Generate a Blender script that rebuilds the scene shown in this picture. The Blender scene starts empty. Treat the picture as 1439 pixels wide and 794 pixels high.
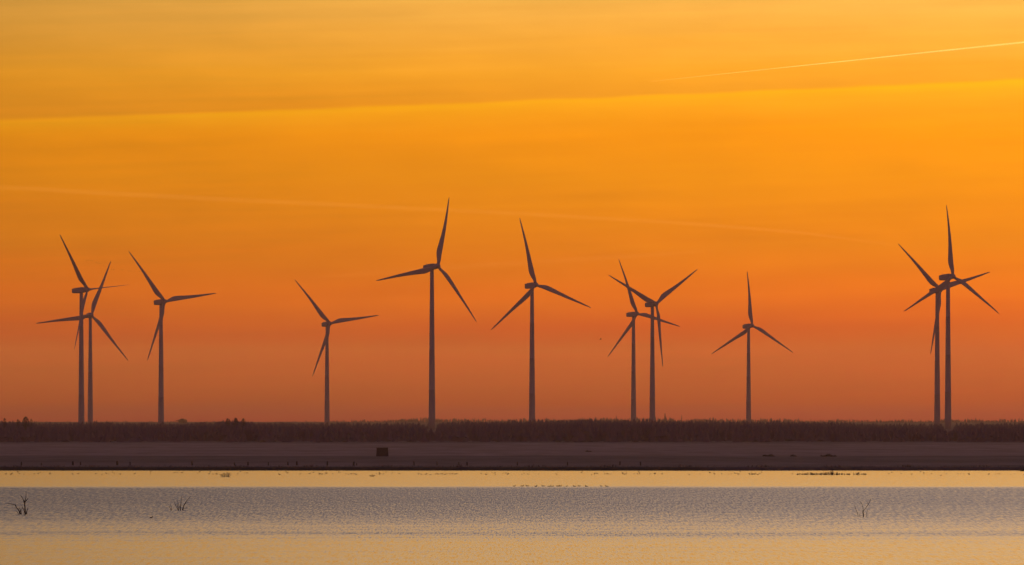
import bpy, bmesh, math, random
import numpy as np
from mathutils import Vector, Matrix
R = math.radians
random.seed(7); rng = np.random.default_rng(11)
SC = bpy.context.scene; COL = SC.collection

# ------------------------------------------------------------------ camera, sky, sun, exposure
FPX = 8000.0; CAMH = 10.0; HOR = 580.0; CX = 719.5          # a 200 mm lens, ten metres above the lake
cd = bpy.data.cameras.new('camera'); cam = bpy.data.objects.new('camera', cd); COL.objects.link(cam)
cam.location = (0, 0, CAMH); cam.rotation_euler = (R(90), 0, 0)
cd.sensor_width = 36.0; cd.lens = 36.0*FPX/1439.0; cd.shift_y = (HOR-397.0)/1439.0
cd.clip_start = 1.0; cd.clip_end = 90000.0
SC.camera = cam
SC.view_settings.view_transform = 'Standard'; SC.view_settings.look = 'None'
SC.view_settings.exposure = 0.0; SC.view_settings.gamma = 1.0
SC.render.engine = 'CYCLES'
SC.cycles.use_denoising = True; SC.cycles.denoising_prefilter = 'ACCURATE'
SC.cycles.max_bounces = 6; SC.cycles.volume_bounces = 1; SC.cycles.transparent_max_bounces = 16

def lin(c):
    return tuple((v/255/12.92 if v/255 <= 0.04045 else ((v/255+0.055)/1.055)**2.4) for v in c) + (1.0,)

class NT:                                                    # small node helper
    def __init__(s, tree): s.t = tree; s.t.nodes.clear()
    def n(s, typ, **kw):
        nd = s.t.nodes.new(typ)
        for k, v in kw.items(): setattr(nd, k, v)
        return nd
    def l(s, a, b): s.t.links.new(a, b)
    def put(s, sock, v):
        if isinstance(v, bpy.types.NodeSocket): s.l(v, sock)
        else: sock.default_value = v
    def m(s, op, a, b=None, c=None, clamp=False):
        nd = s.n('ShaderNodeMath', operation=op); nd.use_clamp = clamp
        for i, v in enumerate((a, b, c)):
            if v is not None: s.put(nd.inputs[i], v)
        return nd.outputs[0]
    def mr(s, v, a, b, c=0.0, d=1.0, smooth=False):
        nd = s.n('ShaderNodeMapRange'); nd.clamp = True
        if smooth: nd.interpolation_type = 'SMOOTHSTEP'
        for i, x in enumerate((v, a, b, c, d)): s.put(nd.inputs[i], x)
        return nd.outputs[0]
    def ramp(s, fac, stops, interp='LINEAR'):
        nd = s.n('ShaderNodeValToRGB'); cr = nd.color_ramp; cr.interpolation = interp
        while len(cr.elements) < len(stops): cr.elements.new(0.5)
        for e, (p, c) in zip(cr.elements, stops): e.position = p
        for e, (p, c) in zip(cr.elements, stops): e.color = c
        s.l(fac, nd.inputs[0]); return nd.outputs[0]
    def mix(s, fac, a, b, blend='MIX'):
        nd = s.n('ShaderNodeMix', data_type='RGBA', blend_type=blend)
        s.put(nd.inputs[0], fac); s.put(nd.inputs[6], a); s.put(nd.inputs[7], b); return nd.outputs[2]
    def comb(s, x, y, z):
        nd = s.n('ShaderNodeCombineXYZ')
        for i, v in enumerate((x, y, z)): s.put(nd.inputs[i], v)
        return nd.outputs[0]
    def noise(s, vec, scale=1.0, detail=2.0, rough=0.5, out='Fac'):
        nd = s.n('ShaderNodeTexNoise'); s.l(vec, nd.inputs['Vector'])
        nd.inputs['Scale'].default_value = scale; nd.inputs['Detail'].default_value = detail
        nd.inputs['Roughness'].default_value = rough; return nd.outputs[out]

world = bpy.data.worlds.new('World'); SC.world = world; world.use_nodes = True
def build_sky():
    w = NT(world.node_tree)
    tc = w.n('ShaderNodeTexCoord'); sp = w.n('ShaderNodeSeparateXYZ'); w.l(tc.outputs['Generated'], sp.inputs[0])
    x, y, z = sp.outputs
    hxy = w.m('SQRT', w.m('ADD', w.m('MULTIPLY', x, x), w.m('MULTIPLY', y, y)))
    el = w.m('ARCTAN2', z, hxy); az = w.m('ARCTAN2', x, y)
    V = w.m('MULTIPLY', el, FPX); U = w.m('MULTIPLY', az, FPX)      # angles counted in 1/8000 radian
    # soft undulation of the layers
    nb = w.noise(w.comb(w.m('DIVIDE', U, 900.0), w.m('DIVIDE', V, 45.0), 3.0), 1.0, 3.0, 0.55)
    Vw = w.m('ADD', V, w.m('MULTIPLY', w.m('SUBTRACT', nb, 0.5), 46.0))
    def g(c, k=1.0): 
        l = lin(c); return (l[0]*k, l[1]*k, l[2]*k, 1)
    low = [(0.0, (213.1, 67.5, 50.0)), (15.0, (226.2, 61.4, 24.0)), (85.0, (252.3, 49.3, 2.6)), (160.0, (282.9, 132.4, 2.6)), (240.0, (263.4, 145.3, 2.6)), (330.0, (263.9, 157.2, 2.6)), (395.0, (271.2, 161.4, 3.1)), (480.0, (269.6, 177.8, 39.3)), (570.0, (263.8, 188.5, 76.2))]
    c1 = w.ramp(w.m('DIVIDE', Vw, 580.0), [(v/580.0, g(c)) for v, c in low])
    hi = [(4.15, (246, 184, 76)), (6.5, (272, 218, 144)), (9, (256, 214, 176)), (13, (178, 164, 162)), (22, (112, 108, 126)),
          (45, (72, 76, 98)), (90, (52, 58, 80))]
    eld = w.m('MULTIPLY', el, 180/math.pi)
    c2 = w.ramp(w.m('DIVIDE', eld, 90.0), [(v/90.0, g(c)) for v, c in hi])
    col = w.mix(w.mr(eld, 4.1, 4.2), c1, c2)
    # the veil of high cloud with a clean lower edge, lit warm just below it
    edge = w.m('SUBTRACT', V, w.m('ADD', 436.5, w.m('MULTIPLY', U, 0.0396)))
    edge = w.m('ADD', edge, w.m('MULTIPLY', w.m('SUBTRACT', w.noise(w.comb(w.m('DIVIDE', U, 160.0), 0.0, 8.0), 1.0, 3.0), 0.5), 9.0))
    right = w.mr(U, -900, 800, 0.80, 1.1)
    under = w.m('MULTIPLY', w.m('POWER', 2.718, w.m('DIVIDE', w.m('MINIMUM', edge, 0.0), 15.0)), w.mr(edge, -3.0, 5.0, 1.0, 0.0, True))
    veil = w.mr(edge, -2.0, 5.0, 0.0, 1.0, True)
    veil = w.m('MULTIPLY', veil, w.mr(edge, 5.0, 50.0, 1.0, 0.0))
    col = w.mix(w.m('MULTIPLY', w.m('MULTIPLY', under, right), 0.85), col, g((274, 188, 8), 1.06))
    col = w.mix(w.m('MULTIPLY', veil, 0.20), col, g((228, 146, 40)))
    # fine long streaks
    st = w.noise(w.comb(w.m('DIVIDE', w.m('ADD', U, w.m('MULTIPLY', V, 6.0)), 700.0), w.m('DIVIDE', w.m('SUBTRACT', V, w.m('MULTIPLY', U, 0.03)), 14.0), 0.0), 1.0, 4.0, 0.6)
    st2 = w.noise(w.comb(w.m('DIVIDE', U, 170.0), w.m('DIVIDE', V, 38.0), 5.0), 1.0, 4.0, 0.55)
    gain = w.m('ADD', 1.0, w.m('ADD', w.m('MULTIPLY', w.m('SUBTRACT', st, 0.5), 0.20), w.m('MULTIPLY', w.m('SUBTRACT', st2, 0.5), 0.22)))
    # brightest where the sun has gone, to the right; dim purple on the far side
    gain = w.m('MULTIPLY', gain, w.mr(U, -760, 760, 0.81, 1.22))
    gain = w.m('MULTIPLY', gain, w.m('SUBTRACT', 1.0, w.m('MULTIPLY', w.mr(U, -760, -150, 0.17, 0.0), w.mr(V, 330, 560, 0.0, 1.0))))
    dist = w.m('ABSOLUTE', w.m('SUBTRACT', az, 0.09))
    back = w.mr(dist, 0.25, 2.2, 0.0, 1.0, True)
    bk = w.ramp(w.m('DIVIDE', eld, 90.0), [(0.0, g((142, 72, 106))), (0.08, g((160, 84, 116))), (0.2, g((122, 76, 112))), (0.6, g((68, 62, 92))), (1.0, g((56, 60, 90)))])
    colg = w.n('ShaderNodeVectorMath', operation='SCALE'); w.l(col, colg.inputs[0]); w.l(gain, colg.inputs[3])
    col = w.mix(back, colg.outputs[0], bk)
    bg = w.n('ShaderNodeBackground'); w.l(col, bg.inputs[0]); bg.inputs[1].default_value = 1.0
    out = w.n('ShaderNodeOutputWorld'); w.l(bg.outputs[0], out.inputs[0])
build_sky()

# the sun has just set (1.5 degrees under the horizon, a little right of the picture's middle):
# it still lights the high contrails, the land and the lake only get the sky
sd = bpy.data.lights.new('sun', 'SUN'); sun = bpy.data.objects.new('sun', sd); COL.objects.link(sun)
sd.energy = 2.0; sd.angle = R(0.5); sd.color = (1.0, 0.66, 0.14)
s_el, s_az = R(-1.5), R(5.0)
to_sun = Vector((math.sin(s_az)*math.cos(s_el), math.cos(s_az)*math.cos(s_el), math.sin(s_el)))
sun.rotation_euler = (-to_sun).to_track_quat('-Z', 'Y').to_euler(); sun.location = (0, 0, 300)

# ------------------------------------------------------------------ helpers
def curv(D): return -max(0.0, D*D-1000.0**2)/(2*7.4e6)       # the earth curves away beyond the lake
def land_z(D):
    return 0.55*min(1, max(0, (D-985)/6.0)) + curv(D)
def P(px, py, D): return Vector(((px-CX)/FPX*D, D, CAMH-(py-HOR)/FPX*D))
def D_water(py): return FPX*CAMH/(py-HOR)
def D_land(py):
    D = 1000.0
    for _ in range(60): D = FPX*(CAMH-land_z(D))/(py-HOR)
    return D

def tag(o, label=None, cat=None, group=None, kind=None):
    for k, v in (('label', label), ('category', cat), ('group', group), ('kind', kind)):
        if v: o[k] = v
    return o
def empty(name, loc):
    o = bpy.data.objects.new(name, None); o.empty_display_size = 0.5; o.location = loc; COL.objects.link(o); return o
def mesh(name, verts, faces, mat, parent=None, smooth=False, loc=None):
    me = bpy.data.meshes.new(name); me.from_pydata([tuple(v) for v in verts], [], [tuple(f) for f in faces]); me.update()
    if smooth: me.polygons.foreach_set('use_smooth', [True]*len(me.polygons))
    me.materials.append(mat)
    o = bpy.data.objects.new(name, me); COL.objects.link(o)
    if parent: o.parent = parent
    if loc is not None: o.location = loc
    return o
def copy_tree(o, parent=None):
    c = o.copy(); COL.objects.link(c); c.parent = parent
    for ch in list(o.children): copy_tree(ch, c)
    return c
class MB:
    def __init__(s): s.v = []; s.f = []
    def add(s, vs, fs):
        k = len(s.v); s.v += [Vector(v) for v in vs]; s.f += [tuple(i+k for i in f) for f in fs]
    def box(s, c, d, taper=1.0, rot=0.0):
        cx, cy, cz = c; dx, dy, dz = (q/2 for q in d); vs = []
        for zz, t in ((-dz, 1.0), (dz, taper)):
            for a, b in ((-1, -1), (1, -1), (1, 1), (-1, 1)):
                p = Matrix.Rotation(rot, 3, 'Z') @ Vector((a*dx*t, b*dy*t, zz)); vs.append(p+Vector(c))
        s.add(vs, [(3, 2, 1, 0), (4, 5, 6, 7), (0, 1, 5, 4), (1, 2, 6, 5), (2, 3, 7, 6), (3, 0, 4, 7)])
    def tube(s, pts, rad, n=6):
        pts = [Vector(p) for p in pts]; vs = []; fs = []
        for i, p in enumerate(pts):
            d = (pts[min(i+1, len(pts)-1)]-pts[max(i-1, 0)]).normalized()
            a = d.cross(Vector((0, 1, 0.01))).normalized() if abs(d.y) < 0.95 else d.cross(Vector((1, 0, 0))).normalized()
            b = d.cross(a)
            for k in range(n):
                t = 2*math.pi*k/n; vs.append(p+(a*math.cos(t)+b*math.sin(t))*rad[i])
        for i in range(len(pts)-1):
            for k in range(n):
                fs.append((i*n+k, i*n+(k+1) % n, (i+1)*n+(k+1) % n, (i+1)*n+k))
        fs.append(tuple(range(n))[::-1]); fs.append(tuple((len(pts)-1)*n+k for k in range(n)))
        s.add(vs, fs)
    def lathe(s, prof, n=20, M=None):                        # prof of (radius, height) about Z
        vs = []; fs = []
        for r, h in prof:
            for k in range(n):
                t = 2*math.pi*k/n; p = Vector((r*math.cos(t), r*math.sin(t), h)); vs.append(M @ p if M else p)
        for i in range(len(prof)-1):
            for k in range(n): fs.append((i*n+k, i*n+(k+1) % n, (i+1)*n+(k+1) % n, (i+1)*n+k))
        fs.append(tuple(range(n))[::-1]); fs.append(tuple((len(prof)-1)*n+k for k in range(n)))
        s.add(vs, fs)
    def build(s, name, mat, parent=None, smooth=False, loc=None): return mesh(name, s.v, s.f, mat, parent, smooth, loc)

def mat(name, c1, c2=None, scale=1.0, rough=0.8, spec=0.3, stretch=(1, 1, 1)):
    m = bpy.data.materials.new(name); m.use_nodes = True; t = NT(m.node_tree)
    b = t.n('ShaderNodeBsdfPrincipled'); o = t.n('ShaderNodeOutputMaterial'); t.l(b.outputs[0], o.inputs[0])
    tc = t.n('ShaderNodeTexCoord'); mp = t.n('ShaderNodeMapping'); t.l(tc.outputs['Object'], mp.inputs[0]); mp.inputs['Scale'].default_value = stretch
    f = t.noise(mp.outputs[0], scale, 4.0, 0.6)
    col = t.mix(t.mr(f, 0.3, 0.7), tuple(c1)+(1,), tuple(c2 or c1)+(1,))
    t.l(col, b.inputs['Base Color']); b.inputs['Roughness'].default_value = rough; b.inputs['Specular IOR Level'].default_value = spec
    return m
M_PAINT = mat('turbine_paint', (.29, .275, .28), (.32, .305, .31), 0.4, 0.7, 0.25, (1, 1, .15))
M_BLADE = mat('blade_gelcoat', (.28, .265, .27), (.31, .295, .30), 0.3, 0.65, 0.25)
M_STEEL = mat('mast_steel', (.3, .3, .3), (.35, .35, .35), 3)
M_NEEDLE = mat('pine_foliage', (.112, .082, .120), (.135, .100, .138), 0.05, 0.9, 0.1)
def leafy(m, k):                                              # needles and twigs let some of the light behind them through
    t = m.node_tree; b = next(n for n in t.nodes if n.type == 'BSDF_PRINCIPLED'); o = next(n for n in t.nodes if n.type == 'OUTPUT_MATERIAL')
    tl = t.nodes.new('ShaderNodeBsdfTranslucent'); mx = t.nodes.new('ShaderNodeMixShader'); mx.inputs[0].default_value = k
    t.links.new(b.inputs['Base Color'].links[0].from_socket, tl.inputs[0])
    t.links.new(b.outputs[0], mx.inputs[1]); t.links.new(tl.outputs[0], mx.inputs[2]); t.links.new(mx.outputs[0], o.inputs[0])
leafy(M_NEEDLE, 0.15)
M_BROAD = mat('tree_foliage', (.05, .046, .044), (.075, .068, .062), 0.8, 0.9, 0.1)
M_BARK = mat('bark', (.07, .055, .045), (.11, .09, .07), 3, 0.9, 0.1)
M_TWIG = mat('dead_twigs', (.035, .028, .025), (.055, .045, .038), 4, 0.9, 0.1)
M_REED = mat('reed_stems', (.09, .07, .045), (.15, .115, .07), 4, 0.9, 0.1)
M_SHRUB = mat('shrub_leaves', (.030, .030, .022), (.05, .048, .034), 1.2, 0.9, 0.1)
M_POST = mat('weathered_post', (.03, .025, .024), (.05, .042, .038), 6, 0.9, 0.1)
M_BOARD = mat('dark_boards', (.034, .024, .034), (.05, .036, .048), 2, 0.85, 0.1, (4, 4, .4))
M_ROOF = mat('roof_felt', (.032, .025, .032), (.045, .036, .044), 2, 0.9, 0.1)
M_FEATHER = mat('dark_feathers', (.030, .027, .025), (.05, .045, .04), 6, 0.8, 0.2)

# ------------------------------------------------------------------ the ground: lake bed, bank and land in one sheet
def ground():
    ys = [-400, -60, 60, 150, 240, 300, 940, 975]+[982+i*1.5 for i in range(9)]+list(range(1000, 2000, 50))+list(range(2000, 5000, 250))+list(range(5000, 12501, 500))
    xs = [-3200, -1600, -800, -400]+list(range(-200, 201, 4))+[400, 800, 1600, 3200]
    vs = []; fs = []
    for y in ys:
        for x in xs:
            sh = 0.8*math.sin(x*0.07)+1.1*math.sin(x*0.023+1)+0.5*math.sin(x*0.21)
            if y < 60: z = 4.0
            elif y < 300: z = 4.0-6.0*(y-60)/240
            elif y < 980: z = -2.0
            else:
                q = (y+sh-984.5)/4.0
                z = -2.0+2.55*min(1, max(0, q*0.5+0.5)) + curv(y)
                if y > 1000: z += 0.06*math.sin(x*0.05+y*0.011)
            vs.append((x, y, z))
    n = len(xs)
    for j in range(len(ys)-1):
        for i in range(n-1): fs.append((j*n+i, j*n+i+1, (j+1)*n+i+1, (j+1)*n+i))
    m = bpy.data.materials.new('heath_ground'); m.use_nodes = True; t = NT(m.node_tree)
    b = t.n('ShaderNodeBsdfPrincipled'); o = t.n('ShaderNodeOutputMaterial'); t.l(b.outputs[0], o.inputs[0])
    b.inputs['Roughness'].default_value = 0.95; b.inputs['Specular IOR Level'].default_value = 0.1
    tc = t.n('ShaderNodeTexCoord'); sp = t.n('ShaderNodeSeparateXYZ'); t.l(tc.outputs['Object'], sp.inputs[0]); x, y, _ = sp.outputs
    wob = t.noise(t.comb(t.m('DIVIDE', x, 40.0), t.m('DIVIDE', y, 120.0), 0.0), 1.0, 5.0, 0.6)
    yw = t.m('ADD', y, t.m('MULTIPLY', t.m('SUBTRACT', wob, 0.5), t.mr(y, 1000, 1900, 14.0, 160.0)))
    mud, rush, dark, dry, wood = (.022, .018, .024, 1), (.150, .112, .118, 1), (.108, .080, .088, 1), (.240, .172, .160, 1), (.12, .09, .10, 1)
    D0, D1, D2, D3 = 994.0, D_land(650), D_land(640.5), D_land(622)
    mud = t.mix(t.mr(x, 30.0, 36.0), mud, (.075, .056, .060, 1))     # the bare mud ends where the grass reaches the water
    col = t.mix(t.mr(yw, D0-2, D0+3), mud, rush)
    col = t.mix(t.mr(yw, D1-25, D1+20), col, dark)
    col = t.mix(t.mr(yw, D2-6, D2+6), col, dry)
    col = t.mix(t.mr(yw, D3-90, D3), col, wood)
    f = t.noise(t.comb(t.m('DIVIDE', x, 9.0), t.m('DIVIDE', y, 45.0), 2.0), 1.0, 6.0, 0.65)
    f2 = t.noise(t.comb(t.m('DIVIDE', x, 55.0), t.m('DIVIDE', y, 70.0), 4.0), 1.0, 4.0, 0.6)
    k = t.m('ADD', t.mr(f, 0.3, 0.7, 0.66, 1.30), t.mr(f2, 0.3, 0.7, -0.20, 0.24))
    sc = t.n('ShaderNodeVectorMath', operation='SCALE'); t.l(col, sc.inputs[0]); t.l(k, sc.inputs[3])
    t.l(sc.outputs[0], b.inputs['Base Color'])
    g = mesh('ground', vs, fs, m, smooth=True); tag(g, 'flat dark heathland with pale and dark strips of grass beyond the lake', 'ground', kind='structure')
ground()

def lake():
    m = bpy.data.materials.new('lake_water'); m.use_nodes = True; t = NT(m.node_tree)
    b = t.n('ShaderNodeBsdfPrincipled'); o = t.n('ShaderNodeOutputMaterial'); t.l(b.outputs[0], o.inputs[0])
    b.inputs['Base Color'].default_value = (.020, .021, .024, 1); b.inputs['IOR'].default_value = 1.333
    tc = t.n('ShaderNodeTexCoord'); sp = t.n('ShaderNodeSeparateXYZ'); t.l(tc.outputs['Object'], sp.inputs[0]); x, y, _ = sp.outputs
    # wind on the water: ruffled where the breeze reaches it, calmer in the lee of the far bank and near us
    w1 = t.noise(t.comb(t.m('DIVIDE', x, 70.0), t.m('DIVIDE', y, 26.0), 0.0), 1.0, 4.0, 0.6)
    w2 = t.noise(t.comb(t.m('DIVIDE', x, 34.0), t.m('DIVIDE', y, 7.0), 7.0), 1.0, 3.0, 0.6)
    yw = t.m('ADD', y, t.m('ADD', t.m('MULTIPLY', t.m('SUBTRACT', w1, 0.5), t.mr(y, 480, 720, 40.0, 10.0)), t.m('MULTIPLY', t.m('SUBTRACT', w2, 0.5), t.mr(y, 520, 720, 14.0, 30.0))))
    a, bb = 360.0, 1000.0
    def s(py, v): return ((D_water(py)-a)/(bb-a), (v, v, v, 1))
    wind = t.ramp(t.mr(yw, a, bb), [s(796, .10), s(772, .13), s(761, .17), s(755.5, .28), s(749.5, .62), s(745.5, .38), s(739, .48), s(724, .78), s(706, .97), s(690, 1.0), s(686.5, .92), s(684.5, .60), s(683, .12), s(662, .03)])
    wind = t.m('ADD', wind, t.m('MULTIPLY', t.m('SUBTRACT', w2, 0.5), t.mr(y, 700, 780, 0.40, 0.04)))
    w3 = t.noise(t.comb(t.m('DIVIDE', x, 26.0), t.m('DIVIDE', y, 3.4), 3.0), 1.0, 4.0, 0.65)
    wind = t.m('ADD', wind, t.m('MULTIPLY', t.m('SUBTRACT', w3, 0.5), t.mr(y, 560, 760, 0.42, 0.10)), clamp=True)
    wind = t.m('MULTIPLY', wind, t.mr(x, -10, 70, 1.0, 0.87))
    slope = t.mr(wind, 0.0, 1.0, 0.058, 0.215)
    n1 = t.n('ShaderNodeTexNoise'); t.l(t.comb(t.m('DIVIDE', x, 0.15), t.m('DIVIDE', y, 5.0), 0.0), n1.inputs['Vector']); n1.inputs['Scale'].default_value = 1.0; n1.inputs['Detail'].default_value = 2.0
    n2 = t.n('ShaderNodeTexNoise'); t.l(t.comb(t.m('DIVIDE', x, 0.42), t.m('DIVIDE', y, 9.0), 9.0), n2.inputs['Vector']); n2.inputs['Scale'].default_value = 1.0; n2.inputs['Detail'].default_value = 3.0
    f = t.m('ADD', t.m('MULTIPLY', t.mr(n1.outputs['Fac'], 0.25, 0.75), 0.72), t.m('MULTIPLY', t.mr(n2.outputs['Fac'], 0.25, 0.75), 0.28))
    ny = t.m('MULTIPLY', t.m('MULTIPLY', f, slope), -1.0)
    nx = t.m('MULTIPLY', t.m('SUBTRACT', n2.outputs['Fac'], 0.5), t.m('MULTIPLY', slope, 0.5))
    nv = t.n('ShaderNodeVectorMath', operation='NORMALIZE'); t.l(t.comb(nx, ny, 1.0), nv.inputs[0])
    t.l(nv.outputs[0], b.inputs['Normal'])
    t.l(t.mr(wind, 0.0, 1.0, 0.12, 0.20), b.inputs['Roughness'])
    xs = [-3000, -600, -200, 0, 200, 600, 3000]; ys = [90, 200, 400, 600, 800, 996]
    vs = [(x_, y_, 0) for y_ in ys for x_ in xs]; n = len(xs)
    fs = [(j*n+i, j*n+i+1, (j+1)*n+i+1, (j+1)*n+i) for j in range(len(ys)-1) for i in range(n-1)]
    tag(mesh('lake_water', vs, fs, m), 'wide grey gold lake with a ruffled band and calm bright strips', 'lake', kind='structure')
lake()

# ------------------------------------------------------------------ haze: one box of even evening air
def haze():
    m = bpy.data.materials.new('evening_haze'); m.use_nodes = True; t = NT(m.node_tree)
    v = t.n('ShaderNodeVolumePrincipled'); o = t.n('ShaderNodeOutputMaterial'); t.l(v.outputs[0], o.inputs['Volume'])
    v.inputs['Color'].default_value = (.96, .69, .36, 1); v.inputs['Density'].default_value = 1.0e-4; v.inputs['Anisotropy'].default_value = 0.55
    mb = MB(); mb.box((0, 6150, 68), (6700, 13300, 168))
    tag(mb.build('haze', m), 'thin evening haze over the lake and the land', 'haze', kind='stuff')
haze()

# ------------------------------------------------------------------ wind turbines
TILT = R(5.0)
BLADE_L = 44.0
def blade_mesh(bend, pitch=3.0):
    """span +Z, leading edge +X, upwind -Y; bent back by the wind"""
    st = [(.022, 1.9, 1.0, 0), (.05, 1.9, 1.0, 0), (.085, 2.3, .72, 12), (.13, 3.0, .46, 13), (.18, 3.55, .33, 12), (.23, 3.6, .27, 10.5), (.32, 3.15, .23, 8), (.43, 2.6, .21, 6),
          (.55, 2.1, .19, 4), (.67, 1.65, .18, 2.5), (.78, 1.3, .17, 1.4), (.88, .98, .16, .6), (.95, .72, .15, .2), (.985, .42, .15, 0), (1.0, .12, .15, 0)]
    N = 12; vs = []; fs = []
    for rr, ch, th, tw in st:
        A = R(tw*(1 if pitch < 30 else .4)+pitch); ch *= 1.0 if th > .95 else 1.0
        le = 0.5*ch if th > .95 else 0.95+min(0, (ch-1.9))*0.28         # leading edge nearly straight, trailing edge bulges
        yb = -bend*0-0.0
        for k in range(N):
            a = 2*math.pi*k/N; cx = math.cos(a)
            px = le-ch*(0.5-0.5*cx)
            py = 0.5*ch*th*math.sin(a)*(1.0 if th > .95 else (0.65+0.55*cx*0.9))
            x = px*math.cos(A)-py*math.sin(A); y = -px*math.sin(A)+py*math.cos(A)
            vs.append((x, y+bend*45.0*rr*rr, rr*45.0))
    for i in range(len(st)-1):
        for k in range(N): fs.append((i*N+k, i*N+(k+1) % N, (i+1)*N+(k+1) % N, (i+1)*N+k))
    fs.append(tuple(range(N))[::-1]); fs.append(tuple((len(st)-1)*N+k for k in range(N)))
    me = bpy.data.meshes.new('blade'); me.from_pydata(vs, [], fs); me.update(); me.polygons.foreach_set('use_smooth', [True]*len(me.polygons))
    me.materials.append(M_BLADE); return me

def nacelle_mb():
    mb = MB(); rings = []; n = 16                                       # rounded box along Y: nose at -Y
    prof = [(-3.05, 1.25, 1.25), (-2.7, 1.62, 1.68), (-1.5, 1.78, 1.86), (2.5, 1.80, 1.90), (5.6, 1.74, 1.80), (6.9, 1.62, 1.62), (7.25, 1.30, 1.30)]
    vs = []; fs = []
    for y, w, h in prof:
        for k in range(n):
            a = 2*math.pi*(k+.5)/n; e = 0.32
            c, s_ = math.cos(a), math.sin(a)
            vs.append((w*math.copysign(abs(c)**e, c), y, h*math.copysign(abs(s_)**e, s_)+(0.12 if y > 5 else 0)*(1 if s_ < 0 else 0)+0.15))
    for i in range(len(prof)-1):
        for k in range(n): fs.append((i*n+k, i*n+(k+1) % n, (i+1)*n+(k+1) % n, (i+1)*n+k))
    fs.append(tuple(range(n))[::-1]); fs.append(tuple((len(prof)-1)*n+k for k in range(n)))
    mb.add(vs, fs); return mb

def turbine(label, psi, th, R_px, bend, hub, overhang, mast=False, pitch=3.0):
    D = FPX*45.0/R_px
    psi = R(psi); H = P(hub[0], hub[1], D)
    M = Matrix.Rotation(psi, 4, 'Z') @ Matrix.Rotation(-TILT, 4, 'X')
    axis = (M @ Vector((0, -1, 0)))
    top = H-axis*overhang                                               # where the tower axis meets the shaft
    zb = land_z(D)-0.3
    base = Vector((top.x, top.y, zb))
    root = empty('wind_turbine', base); tag(root, label, 'wind turbine', 'white wind turbines in a row behind the wood')
    h = top.z-1.75-zb
    mb = MB(); prof = []
    for i in range(13):
        f = i/12; r = 2.12-0.98*f
        prof.append((r, h*f))
        if i in (3, 6, 9): prof += [(r+0.03, h*f+0.04), (r+0.03, h*f+0.16), (r-0.01, h*f+0.20)]
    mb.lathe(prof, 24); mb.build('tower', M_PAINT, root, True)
    nb = nacelle_mb().build('nacelle', M_PAINT, root, True); nb.matrix_local = Matrix.Translation(top-base) @ M
    mm = MB(); mm.tube([(0, 5.4, 2.0), (0, 5.4, 3.6 if mast else 3.0)], [.09, .06], 6); mm.tube([(-.5, 5.4, 3.0), (.5, 5.4, 3.0)], [.06, .06], 5)
    mm.build('weather_mast', M_STEEL, nb)
    hb = MB(); MX = Matrix.Rotation(R(90), 3, 'X')                      # Z -> -Y
    hb.lathe([(1.45, -overhang+3.1 if overhang > 4.6 else -1.5), (1.55, -0.9), (1.62, 0), (1.5, .7), (1.15, 1.35), (.62, 1.8), (.12, 1.98)], 20, MX)
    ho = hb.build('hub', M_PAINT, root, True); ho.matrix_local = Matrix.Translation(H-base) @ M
    bm_ = blade_mesh(bend, pitch)
    for k in range(3):
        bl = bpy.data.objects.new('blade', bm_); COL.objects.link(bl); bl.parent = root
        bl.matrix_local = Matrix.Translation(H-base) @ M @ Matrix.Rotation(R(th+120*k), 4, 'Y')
    return root
TURB = [
 ('leftmost tower of the wind turbines, crossing close in front of a shorter one', 55, 324.7, 93.7, -.004, (122.8, 406.9), 5.3),
 ('shorter wind turbine just behind the leftmost tower, its left blade crossing that tower', 20, 20.9, 82.4, -.02, (128.5, 442.7), 3.2),
 ('lone wind turbine third from the left with one blade down beside its tower', 37, 321.3, 90.0, .018, (231.7, 423.6), 4.9),
 ('short lone wind turbine midway between the left cluster and the tallest one', 27, 320.5, 79.8, .05, (463.7, 454.5), 5.5),
 ('tallest wind turbine, left of centre, blades reaching up, left and down right', 37, 17.8, 104.3, .085, (615.2, 373.8), 6.0),
 ('big wind turbine right of the tallest one, standing alone near the middle', 30, 348.4, 97.2, .05, (753.0, 400.2), 4.9),
 ('left one of the crossing pair of wind turbines right of centre', 38, 341.6, 82.1, .045, (895.4, 440.9), 4.5),
 ('right one of the crossing pair right of centre, blades spread in a Y', 34, 55.9, 89.7, .0, (922.3, 426.7), 4.8),
 ('smallest wind turbine, alone right of the crossing pair, one blade straight up', 29, 358.4, 77.9, .053, (1056.9, 457.4), 5.5),
 ('rear wind turbine of the far right pair, a little shorter and left', 32, 313.1, 93.9, .019, (1321.5, 407.3), 3.6),
 ('rightmost wind turbine, front one of the far right pair, one blade straight up', 36, 0.1, 102.0, .06, (1339.0, 388.3), 4.6),
]
for i, a in enumerate(TURB): turbine(*a, mast=(i == 10), pitch=(76.0 if i == 0 else 3.0))

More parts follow.
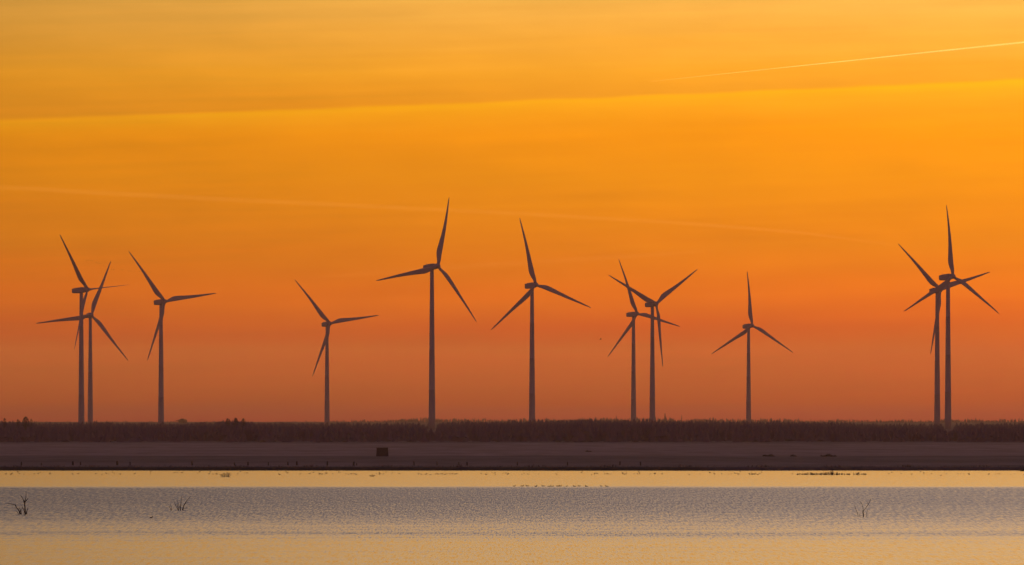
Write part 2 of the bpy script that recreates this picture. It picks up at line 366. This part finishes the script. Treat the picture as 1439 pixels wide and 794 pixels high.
# ------------------------------------------------------------------ the woods
PROF = [(-400, 590), (0, 590.3), (45, 592), (55, 593.3), (140, 592), (220, 594), (304, 592.5), (318, 589.5), (345, 590), (360, 592.8), (450, 593.2), (560, 593.5), (600, 594), (640, 591.5), (700, 590.5), (750, 589.5),
        (820, 588.8), (900, 589), (960, 590), (1000, 591), (1080, 590.5), (1180, 592.5), (1220, 594.5), (1300, 595), (1439, 593.5), (1900, 593)]
def prof_y(x, pr): return np.interp(x, [p[0] for p in pr], [p[1] for p in pr])
def conifer(V, F, x, y, z, h, w, tiers=3, n=6):
    for k in range(tiers):
        b = z+h*(0.02+0.86*k/tiers); t = z+h*min(1.0, (k+1.55)/tiers*0.9+0.04) if k < tiers-1 else z+h
        r = w*(1-0.72*k/tiers)*rng.uniform(.8, 1.15); o = len(V); a0 = rng.uniform(0, 6)
        V.append((x+rng.normal(0, .05*w), y, t))
        for i in range(n):
            a = a0+2*math.pi*i/n; q = r*rng.uniform(.55, 1.2); V.append((x+q*math.cos(a), y+q*math.sin(a), b+h*.07*rng.normal()))
        for i in range(n): F.append((o, o+1+i, o+1+(i+1) % n))
def bare(V, F, x, y, z, h, w, n=9):                                      # thin twiggy crown
    for i in range(n):
        a = rng.uniform(0, 6.28); q = w*rng.uniform(.2, 1); zt = z+h*rng.uniform(.6, 1); zb = z+h*rng.uniform(.05, .45); o = len(V)
        dx, dy = q*math.cos(a), q*math.sin(a); e = w*.22
        V += [(x+dx*.3-e, y+dy*.3, zb), (x+dx*.3+e, y+dy*.3, zb), (x+dx, y+dy, zt), (x+dx*.3, y+dy*.3+e, zb)]
        F += [(o, o+1, o+2), (o+1, o+3, o+2), (o+3, o, o+2)]
def wood(name, label, D0, D1, rows, step, pr, drop, m, p_bare=.15, lim=(-420, 1880), clear=()):
    V = []; F = []
    for r in range(rows):
        f = r/max(1, rows-1); D = D0+(D1-D0)*f**1.25
        px = lim[0]
        while px < lim[1]:
            px += step*rng.uniform(.45, 1.55)
            d = D+rng.uniform(-.5, .5)*(D1-D0)/rows
            if any(a <= px <= b and dm > d > D0+120 for a, b, dm in clear): continue
            clump = 1.7*math.sin(px*.11+r)*math.sin(px*.037+2*r)+0.9*math.sin(px*.31+3*r)*math.sin(px*.083)
            ty = prof_y(px, pr)+(1-f)*drop+rng.exponential(1.5)-0.5+clump
            if any(a-3 <= px <= b+3 and d < dm for a, b, dm in clear): ty += 3
            z = land_z(d)-.1; h = CAMH-(ty-HOR)/FPX*d-z
            if h < .8: continue
            p = P(px, ty, d)
            (bare if rng.random() < p_bare else conifer)(V, F, p.x, d, z, h, min(3.0, .28*h+.6)*rng.uniform(.6, 1.3))
    o = mesh(name, V, F, m); tag(o, label, 'wood', kind='stuff'); return o
wood('pine_wood', 'long dark belt of young pine wood behind the pale field', 1905, 3420, 15, 4.2, PROF, 7.0, M_NEEDLE, .12, clear=((599, 613, 3460), (1326, 1341, 3540)))
FAR = [(-400, 592), (100, 592), (200, 592), (430, 592), (470, 590.5), (540, 589), (580, 587), (625, 586.5), (660, 588.5), (740, 588), (820, 587.5), (900, 586.5), (960, 587), (1030, 588.2), (1100, 588), (1160, 589.2), (1240, 589.3),
       (1290, 589.8), (1340, 588.5), (1439, 588.6), (1900, 589)]
wood('distant_wood', 'pale hazy wood on the horizon far behind the pines', 7200, 8200, 3, 3.4, FAR, 1.0, M_NEEDLE, .35)

def leaf_tree(px, ytop, wpx, D, label, kind='round', cat='tree', n=420):
    z = land_z(D)-.05; h = CAMH-(ytop-HOR)/FPX*D-z; w = wpx/FPX*D/2; x = (px-CX)/FPX*D
    root = empty('pine_tree' if kind == 'cone' else 'tree', (x, D, z)); tag(root, label, cat, 'single trees standing out above the wood')
    t = MB(); t.tube([(0, 0, 0), (.05*w, 0, h*.4), (0, .05*w, h*.8)], [.045*h*.6, .03*h*.6, .012*h], 7)
    for k in range(5):
        a = k*1.3; t.tube([(0, 0, h*(.3+.09*k)), (.6*w*math.cos(a), .6*w*math.sin(a), h*(.45+.09*k))], [.014*h, .005*h], 5)
    t.build('trunk', M_BARK, root)
    V = []; F = []
    for i in range(n):
        u = rng.random()
        if kind == 'cone':
            zz = h*(.15+.85*u); rr = w*(1-u)**.8
        else:
            zz = h*(.3+.7*u); rr = w*math.sqrt(max(0.0, 1-((u-.45)/.56)**2))
        a = rng.uniform(0, 6.28); q = rr*math.sqrt(rng.random())*(1+.18*math.sin(3*a+9*u)); c = Vector((q*math.cos(a), q*math.sin(a), zz))
        d1 = Vector(rng.normal(size=3)).normalized()*w*.16; d2 = d1.cross(Vector(rng.normal(size=3))).normalized()*w*.12; o = len(V)
        V += [c-d1, c+d2, c+d1, c-d2]; F.append((o, o+1, o+2, o+3))
    mesh('crown', V, F, M_NEEDLE if kind == 'cone' else M_BROAD, root)
leaf_tree(36, 585.8, 11, 1990, 'round-crowned tree standing highest at the far left of the wood')
leaf_tree(6.5, 587.6, 6, 1980, 'small round tree at the left edge of the picture above the wood')
leaf_tree(25, 589.2, 6, 2010, 'low tree between the edge tree and the round-crowned tree')
leaf_tree(44, 588.6, 5, 2040, 'small tree tucked against the right of the round-crowned tree')
leaf_tree(320, 588.0, 8, 2050, 'left one of the close tree clump between the third and fourth turbines')
leaf_tree(331, 587.4, 9, 2100, 'middle and highest one of the clump between the third and fourth turbines')
leaf_tree(342, 588.2, 8, 2080, 'right one of the close tree clump between the third and fourth turbines')
leaf_tree(256, 588.9, 15, 5600, 'wide pale hazy tree right of the third turbine tower', n=150)
leaf_tree(934.5, 580.5, 5, 5600, 'tall slim pale tree right of the crossing pair of turbine towers', 'cone')
leaf_tree(958, 583.0, 3, 5700, 'thin faint tree further right of the tall slim pale tree', 'cone')
leaf_tree(866, 584.0, 4, 5700, 'thin faint tree left of the crossing pair of turbine towers', 'cone')

# ------------------------------------------------------------------ low shrubs on the field
def shrub(px, pyb, wpx, hpx, label):
    D = D_land(pyb); x = (px-CX)/FPX*D; w = wpx/FPX*D/2; h = hpx/FPX*D
    V = []; F = []
    for i in range(int(240*max(1, w/h*.6))):
        u, a = rng.random(), rng.uniform(0, 6.28); q = math.sqrt(rng.random()); lx = w*q*math.cos(a); top = h*math.sqrt(max(.02, 1-q*q))*(.72+.28*math.sin(lx*2.3/h+px))
        c = Vector((lx, .7*h*q*math.sin(a), top*u)); d1 = Vector(rng.normal(size=3)).normalized()*h*.16; d2 = d1.cross(Vector(rng.normal(size=3))).normalized()*h*.13; o = len(V)
        V += [c-d1, c+d2, c+d1, c-d2]; F.append((o, o+1, o+2, o+3))
    o = mesh('shrub', V, F, M_SHRUB, loc=(x, D, land_z(D)-.03)); tag(o, label, 'shrub', 'low dark shrubs on the pale field')
shrub(827, 634.8, 9, 2.8, 'small lone shrub in the middle of the pale field')
shrub(1080, 641.2, 18, 3.8, 'wide low shrub, leftmost of the three at the dark strip on the right')
shrub(1115, 641.2, 10, 3.0, 'smallest shrub between the two wide ones on the right')
shrub(1164, 641.4, 24, 4.2, 'widest low shrub, rightmost of the three at the dark strip')
shrub(1438, 662.0, 9, 4.6, 'dark shrub at the water line on the right edge of the picture')

# ------------------------------------------------------------------ the hut
def hut():
    D = D_land(641.2); k = D/FPX; w = 17.2*k; h = 12.6*k
    root = empty('field_hut', ((537.3-CX)/FPX*D, D, land_z(D)-.05)); tag(root, 'small dark flat-roofed hut alone on the pale field', 'hut')
    mb = MB(); mb.box((0, 0, h*.46), (w, w*.8, h*.92), .90); mb.build('wall', M_BOARD, root)
    rb = MB(); rb.box((0, 0, h*.955), (w*.97, w*.80, h*.07)); rb.build('roof', M_ROOF, root)
    for s_ in (-1, 1):
        db = MB(); db.box((s_*w*.43, -w*.37, h*.45), (.12, .10, h*.9)); db.build('corner_post', M_POST, root)
hut()

# ------------------------------------------------------------------ fence posts on the bank
def post_mesh(h, w, lean):
    mb = MB(); mb.tube([(0, 0, -.3), (lean*.5, 0, h*.5), (lean, 0, h-.04), (lean, 0, h)], [w, w*.96, w*.9, w*.6], 8); return mb
POSTS = [(30, 5.2, 1.6), (58, 3.8, 1.2), (102.5, 6, 2.2), (113.5, 5.4, 1.4), (165, 6.2, 2.4), (183, 5, 1.4), (270, 6.2, 1.7), (329.5, 4.6, 1.4), (348.5, 5.4, 1.7), (377, 5, 1.4), (404.5, 5.4, 1.6), (417.3, 6, 1.8), (460, 6, 1.8),
         (497, 5.6, 2), (501, 3.4, 1.2), (582, 6, 1.6), (614.3, 5.6, 1.2), (645, 5, 1.4), (656.5, 5.2, 1.6), (727, 5.2, 1.4), (797.5, 5, 1.4), (871, 5.8, 1.5), (900, 5.6, 1.6)]
desc = ['first weathered post from the left', 'short post between the first and the thick post', 'thick post, left one of a close pair', 'thin post, right one of a close pair', 'stoutest post left of the third turbine', 'thin post below left of the third turbine',
        'tall post right of the third turbine', 'low post above the twig bush in the water', 'post right of the twig bush in the water', 'post midway between the twig bush and fourth turbine', 'left of two posts left of the fourth turbine', 'right and taller of two posts left of the fourth turbine',
        'post right under the fourth turbine', 'thick post left of the hut with a stub beside it', 'short stub right beside a thick post', 'post between the hut and the tallest turbine', 'thin post under the tallest turbine', 'left of two posts right of the tallest turbine',
        'right of two posts right of the tallest turbine', 'post left of the big middle turbine', 'post right of the big middle turbine', 'second post from the right end, under the crossing pair of turbines', 'last post at the right end of the row']
for (px, hp, wp), ds in zip(POSTS, desc):
    D = D_land(658.3)+rng.uniform(-1.5, 1.5); k = D/FPX
    o = post_mesh(hp*k, wp*k*.62, rng.uniform(-.06, .06)).build('fence_post', M_POST, loc=((px-CX)*k, D, land_z(D)-.02), smooth=True)
    tag(o, ds+' on the dark bank', 'post', 'weathered posts along the far bank')

def bank_grass():
    V = []; F = []
    for i in range(5200):
        px = rng.uniform(-250, 1690); D = 989.5+rng.random()**1.5*14; x = (px-CX)/FPX*D
        h = rng.uniform(.14, .40)*(1+.8*max(0, math.sin(px*.09)*math.sin(px*.031))); w = rng.uniform(.03, .09); z = land_z(D)-.12; o = len(V); l = rng.normal(0, .12); a = rng.uniform(0, 3.14)
        dx, dy = w*math.cos(a), w*math.sin(a)
        V += [(x-dx, D-dy, z), (x+dx, D+dy, z), (x+l, D, z+h)]; F.append((o, o+1, o+2))
    tag(mesh('bank_grass', V, F, M_TWIG), 'dark tussocks of dead grass along the far waterline', 'grass', kind='stuff')
bank_grass()

# ------------------------------------------------------------------ dead bushes standing in the lake
def water_bush(name, label, base_px, branches, cat='bush', jitter=.35, m=M_TWIG):
    D = D_water(base_px[1]); k = D/FPX; mb = MB(); bx = (base_px[0]-CX)*k
    for pts, r0, r1 in branches:
        n = len(pts); dy = rng.normal(0, jitter); P3 = []; rr = []
        for i, (px, py) in enumerate(pts):
            f = i/(n-1); z = (base_px[1]-py)*k
            P3.append(((px-CX)*k-bx, dy*f+rng.normal(0, .02), z if i or z > 0.02 else -.25)); rr.append((r0+(r1-r0)*f)*k)
        mb.tube(P3, rr, 5)
    o = mb.build(name, m, loc=(bx, D, 0), smooth=True); tag(o, label, cat); return o
water_bush('dead_bush', 'bare dead bush with a forked stem in the water at far left', (36.5, 722.5), [
    ([(36.5, 723), (35.2, 716), (34.6, 709), (34.8, 703)], 1.0, .9), ([(34.8, 708.5), (32, 701), (28.4, 696)], .7, .4), ([(34.8, 705), (36.4, 699), (36.8, 690)], .7, .25), ([(34.9, 706), (38, 702.5), (40.2, 699.6)], .8, .35),
    ([(37, 723), (37.8, 718), (38.8, 714.5)], .9, .3), ([(36, 722), (33.5, 717), (32, 714)], .6, .25), ([(31, 722.5), (28.5, 717), (27.5, 714)], .8, .4), ([(29, 722), (24, 714), (20.6, 709.5), (14, 708), (9.5, 707.2)], .6, .35),
    ([(28, 719), (25, 715), (21.5, 713.5)], .5, .3), ([(27.5, 722), (27, 719)], .8, .5), ([(23, 712), (22, 708.5)], .4, .3), ([(30, 722.5), (29.5, 718), (31.5, 713)], .5, .25), ([(33.5, 723), (34.5, 719), (36, 716)], .5, .3),
    ([(35.4, 717), (31.5, 713), (30.5, 710)], .35, .2), ([(28, 722.5), (24.5, 719.5), (22.5, 718.5)], .45, .2), ([(38.2, 717), (40, 713.5)], .35, .2), ([(26, 717), (27.6, 712)], .4, .2)])
water_bush('dead_bush', 'bare dead bush fanning to the right in the water on the left', (252.5, 717), [
    ([(251, 717.3), (250.6, 713.5), (249, 708)], .9, .25), ([(253.5, 717.3), (253.6, 712), (254.5, 704), (254.8, 697)], .8, .18), ([(255.5, 717), (258.5, 710.5), (262, 704.5), (268, 697.5)], .95, .2), ([(258.5, 710.5), (260, 708), (263.5, 706)], .5, .2),
    ([(252, 717), (247, 710), (244.5, 704)], .5, .18), ([(243, 717.5), (240, 715.5), (237.5, 711)], .6, .2), ([(242.5, 717.5), (241, 713), (240, 708)], .4, .15), ([(256.5, 716.5), (261, 713.5), (266, 712)], .35, .15), ([(253, 715), (250.5, 707.5), (248, 702)], .4, .15)])
water_bush('dead_bush', 'thin bare sapling with a thick stub in the water on the right', (1213.6, 725.6), [
    ([(1213.8, 726), (1213.2, 721.5), (1213, 718)], .85, .7), ([(1213, 718.5), (1212.6, 713.5), (1211, 708), (1207.5, 704)], .4, .22), ([(1213.2, 718.2), (1216, 714.5), (1219.6, 709.6), (1222.6, 703.2), (1223.6, 700.5)], .42, .25), ([(1219.6, 709.6), (1219.3, 706.5), (1217.6, 704.6)], .25, .15),
    ([(1207, 725.5), (1204.8, 720), (1202, 714), (1201, 709.5)], .4, .25), ([(1208.5, 725.5), (1208, 722)], .5, .3), ([(1218, 725.5), (1217.8, 721), (1219.5, 716)], .35, .2), ([(1211, 708), (1209, 707.4)], .2, .15)])
def tw(cx, by, w, h, n, r=.42):
    out = []
    for i in range(n):
        f = (i+.5)/n*2-1; b = cx+f*w*.28+rng.normal(0, .5); t = cx+f*w*.5; hh = h*rng.uniform(.45, 1)*(1-.35*f*f)
        out.append(([(b, by+.2), ((b+t)/2-f*.6, by-hh*.55), (t, by-hh)], r, r*.55))
        if i % 2: out.append(([((b+t)/2-f*.6, by-hh*.55), (t+1.2*(1 if f > 0 else -1), by-hh*.75)], r*.7, r*.4))
    return out
water_bush('twig_bush', 'low wide bush of twigs in the bright strip left of the fourth turbine', (317, 670), tw(317, 670, 19, 8.5, 11))
water_bush('twig_bush', 'small low bush of twigs in the bright strip below the hut', (523, 669.6), tw(523, 669.6, 10, 3.4, 7, .35))
water_bush('twig_bush', 'loose small twigs in the bright strip left of the reeds', (1057, 667), tw(1057, 667, 12, 3.6, 7, .38))
REEDS = [(1124, 2.4, 8), (1131, 2.6, 8), (1137.5, 3.6, 7), (1144, 3.2, 8), (1150.5, 2.8, 7), (1156.5, 3.2, 7), (1162, 4.4, 7), (1168, 6.4, 6), (1174, 4.2, 7), (1181, 2.4, 8), (1190, 2.2, 9), (1203, 3.8, 9), (1214, 2.4, 8)]
for px, h, w in REEDS:
    br = []
    for i in range(int(w*2.6)):
        b = px+rng.uniform(-.5, .5)*w; hh = h*rng.uniform(.45, 1); br.append(([(b, 667.4), (b+rng.normal(0, .3), 667.2-hh*.6), (b+rng.normal(0, .7), 667.2-hh)], .34, .16))
    o = water_bush('reed_clump', 'x', (px, 667.2), br, 'reeds', .9, M_REED)
    o['label'] = 'tallest clump of the dead reeds in the water at right' if h > 6 else 'low clump in the row of dead reeds standing in the water at right'; o['group'] = 'clumps of dead reeds in the bright strip'

# ------------------------------------------------------------------ birds
def duck_mb(L=.5):
    mb = MB(); Y = lambda pr: [(r, h) for r, h in pr]
    MX = Matrix.Rotation(R(90), 3, 'Y')
    body = [(.01, -.5), (.10, -.42), (.19, -.22), (.22, .02), (.19, .26), (.09, .42), (.02, .47)]
    mb.lathe([(r*L, h*L) for r, h in body], 10, Matrix.Translation((0, 0, .07*L)).to_3x3() @ MX)
    mb.tube([(.34*L, 0, .08*L), (.42*L, 0, .30*L), (.44*L, 0, .42*L)], [.10*L, .075*L, .07*L], 7)
    mb.lathe([(.01*L, -.11*L), (.085*L, -.06*L), (.10*L, 0), (.085*L, .06*L), (.01*L, .11*L)], 8)
    for v in mb.v[-40:]: v += Vector((.47*L, 0, .45*L))
    mb.tube([(.55*L, 0, .44*L), (.69*L, 0, .41*L)], [.04*L, .02*L], 5)
    mb.tube([(-.42*L, 0, .1*L), (-.58*L, 0, .2*L)], [.08*L, .03*L], 5)
    return mb
dk = duck_mb(.56).build('duck', M_FEATHER, smooth=True)
DUCKS = [722.5, 733.5, 741, 753, 763.5, 772, 776.3, 784, 787, 796.3, 807.5, 814, 824.2, 845, 853]
for i, px in enumerate(DUCKS):
    o = dk if i == 0 else dk.copy()
    if i: COL.objects.link(o)
    D = D_water(683.4)+rng.uniform(-2, 2); s = rng.uniform(.62, .95); o.scale = (s, s, s*.72); o.rotation_euler = (0, 0, rng.choice([0, math.pi])+rng.normal(0, .5))
    o.location = ((px-CX)/FPX*D, D, .02)
    tag(o, 'dark duck in the swimming row at the edge of the bright strip', 'duck', 'ducks swimming in a row on the lake')
o = dk.copy(); COL.objects.link(o); D = D_water(728); o.location = ((212.5-CX)/FPX*D, D, .02); o.scale = (.62,)*3; o.rotation_euler = (0, 0, .8)
tag(o, 'lone duck on the ruffled water left of the fanning dead bush', 'duck'); o.pop('group', None) if 'group' in o.keys() else None
sb = duck_mb(.30).build('shore_bird', M_FEATHER, smooth=True)
first = True; cnt = 0
for i in range(270):
    px = rng.uniform(-6, 1446)
    if 306 < px < 328 or 1118 < px < 1220: continue
    if math.sin(px*.045)+.6*math.sin(px*.13+1) < -.75: continue
    py = 666.3+rng.normal(0, .45) if rng.random() < .82 else rng.uniform(663.2, 665.5)
    if px > 1320 and rng.random() < .25: py = rng.uniform(667, 672)
    D = D_water(py); o = sb if first else sb.copy()
    if not first: COL.objects.link(o)
    first = False; s = rng.uniform(.6, 1.2); o.scale = (s, s, s*rng.uniform(.9, 1.3)); o.rotation_euler = (0, 0, rng.uniform(0, 6.28)); o.location = ((px-CX)/FPX*D, D, .01); cnt += 1
    tag(o, 'tiny dark bird in the long scattered line on the bright strip below the bank', 'bird', 'small birds resting along the far waterline')

def flyer_mb(span, up=.35):
    mb = MB(); L = span*.42
    MY = Matrix.Rotation(R(90), 3, 'Y')
    mb.lathe([(.01*L, -.5*L), (.09*L, -.25*L), (.14*L, .05*L), (.10*L, .32*L), (.06*L, .42*L), (.01*L, .55*L)], 8, MY)
    for s_ in (-1, 1):
        a, b, c = (0.08*L, s_*.06*L, .04*L), (.16*L, s_*span*.24, span*.5*up*.75), (-.12*L, s_*span*.5, span*.5*up*.55)
        ch = (.34*L, .30*L, .06*L); t = .02*L; vs = []; fs = []
        for (x, y, z), k in zip((a, b, c), ch): vs += [(x, y, z+t), (x-k, y, z+t*.4), (x-k, y, z-t*.4), (x, y, z-t)]
        for i in range(2):
            for q in range(4): fs.append((i*4+q, i*4+(q+1) % 4, i*4+4+(q+1) % 4, i*4+4+q))
        fs += [(0, 3, 2, 1), (8, 9, 10, 11)]; mb.add(vs, fs)
    mb.add([(-.45*L, 0, .03*L), (-.75*L, .14*L, .0), (-.75*L, -.14*L, .0), (-.5*L, 0, -.03*L)], [(0, 1, 2), (3, 2, 1), (0, 3, 1), (0, 2, 3)])
    return mb
def flyer(px, py, D, span, rz, up, label, roll=0, group=None):
    o = flyer_mb(span, up).build('flying_bird', M_FEATHER, loc=P(px, py, D)); o.rotation_euler = (roll, 0, rz); return tag(o, label, 'bird', group)
flyer(844.3, 476.8, 820, .62, R(25), .55, 'lone dark bird flying left of the crossing pair of turbines', R(-25))
flyer(694.8, 458.6, 2600, 1.7, R(70), .9, 'dark bird flying close to a blade tip of the big middle turbine', R(15))
FL = [(121.5, 366.4), (124.3, 366), (127.4, 366.1), (130, 366.4), (135.6, 368.6), (138, 369.9), (140.4, 370.2), (146, 374), (157, 378.6), (160, 379), (171, 379.1), (172.8, 379.4), (180.6, 381), (184, 381), (188.6, 381.6), (196, 381.6), (206, 382.4), (211, 382.6)]
f0 = None
for px, py in FL:
    if f0 is None: f0 = o = flyer_mb(1.35, .45).build('flying_goose', M_FEATHER)
    else: o = f0.copy(); COL.objects.link(o)
    o.location = P(px, py, 4300+rng.uniform(-40, 40)); o.rotation_euler = (rng.normal(0, .3), 0, R(20)+rng.normal(0, .2))
    tag(o, 'tiny distant bird in the wavy line flying above the left turbines', 'bird', 'distant flock of birds flying in a line')

# ------------------------------------------------------------------ contrails, far off and high, lit by the sun below the horizon
def contrail(pts, rad_px, dens, label):
    D = 42000.0; k = D/FPX
    m = bpy.data.materials.new('contrail_ice'); m.use_nodes = True; t = NT(m.node_tree)      # clear but for the light the ice passes on
    tr = t.n('ShaderNodeBsdfTransparent'); tl = t.n('ShaderNodeBsdfTranslucent'); ad = t.n('ShaderNodeAddShader'); o = t.n('ShaderNodeOutputMaterial')
    tc = t.n('ShaderNodeTexCoord'); sp = t.n('ShaderNodeSeparateXYZ'); t.l(tc.outputs['Object'], sp.inputs[0])
    f = t.m('MULTIPLY', t.mr(t.noise(t.comb(t.m('DIVIDE', sp.outputs[0], 260.0), 0.0, t.m('DIVIDE', sp.outputs[2], 40.0)), 1.0, 3.0, 0.6), 0.25, 0.75, 0.55, 1.25), dens)
    t.l(t.comb(f, f, f), tl.inputs[0]); t.l(tr.outputs[0], ad.inputs[0]); t.l(tl.outputs[0], ad.inputs[1]); t.l(ad.outputs[0], o.inputs[0])
    mb = MB(); mb.tube([P(x, y, D) for x, y in pts], [r*k for r in rad_px], 12)
    tag(mb.build('contrail', m, smooth=True), label, 'contrail', 'contrails in the evening sky')
contrail([(915, 114.5), (1000, 105.5), (1090, 96), (1200, 84.6), (1300, 73.8), (1380, 65.4), (1439, 59.3), (1520, 51)], [.08, .25, .5, .8, 1.05, 1.2, 1.25, 1.3], 0.27, 'thin bright contrail climbing to the right near the top of the sky')
contrail([(-90, 257), (0, 263), (240, 276.5), (480, 288), (720, 299.5), (960, 313.5), (1120, 326), (1260, 345)], [3.2, 3.2, 3.4, 3.2, 2.8, 2.6, 2.2, .6], 0.022, 'long faint contrail sloping down to the right across the whole middle sky')
contrail([(420, 392), (520, 384), (640, 375), (800, 365), (930, 357.5), (1010, 352.5)], [1, 3, 3.5, 3.5, 3, 1], 0.014, 'short very faint contrail low behind the two middle turbines')
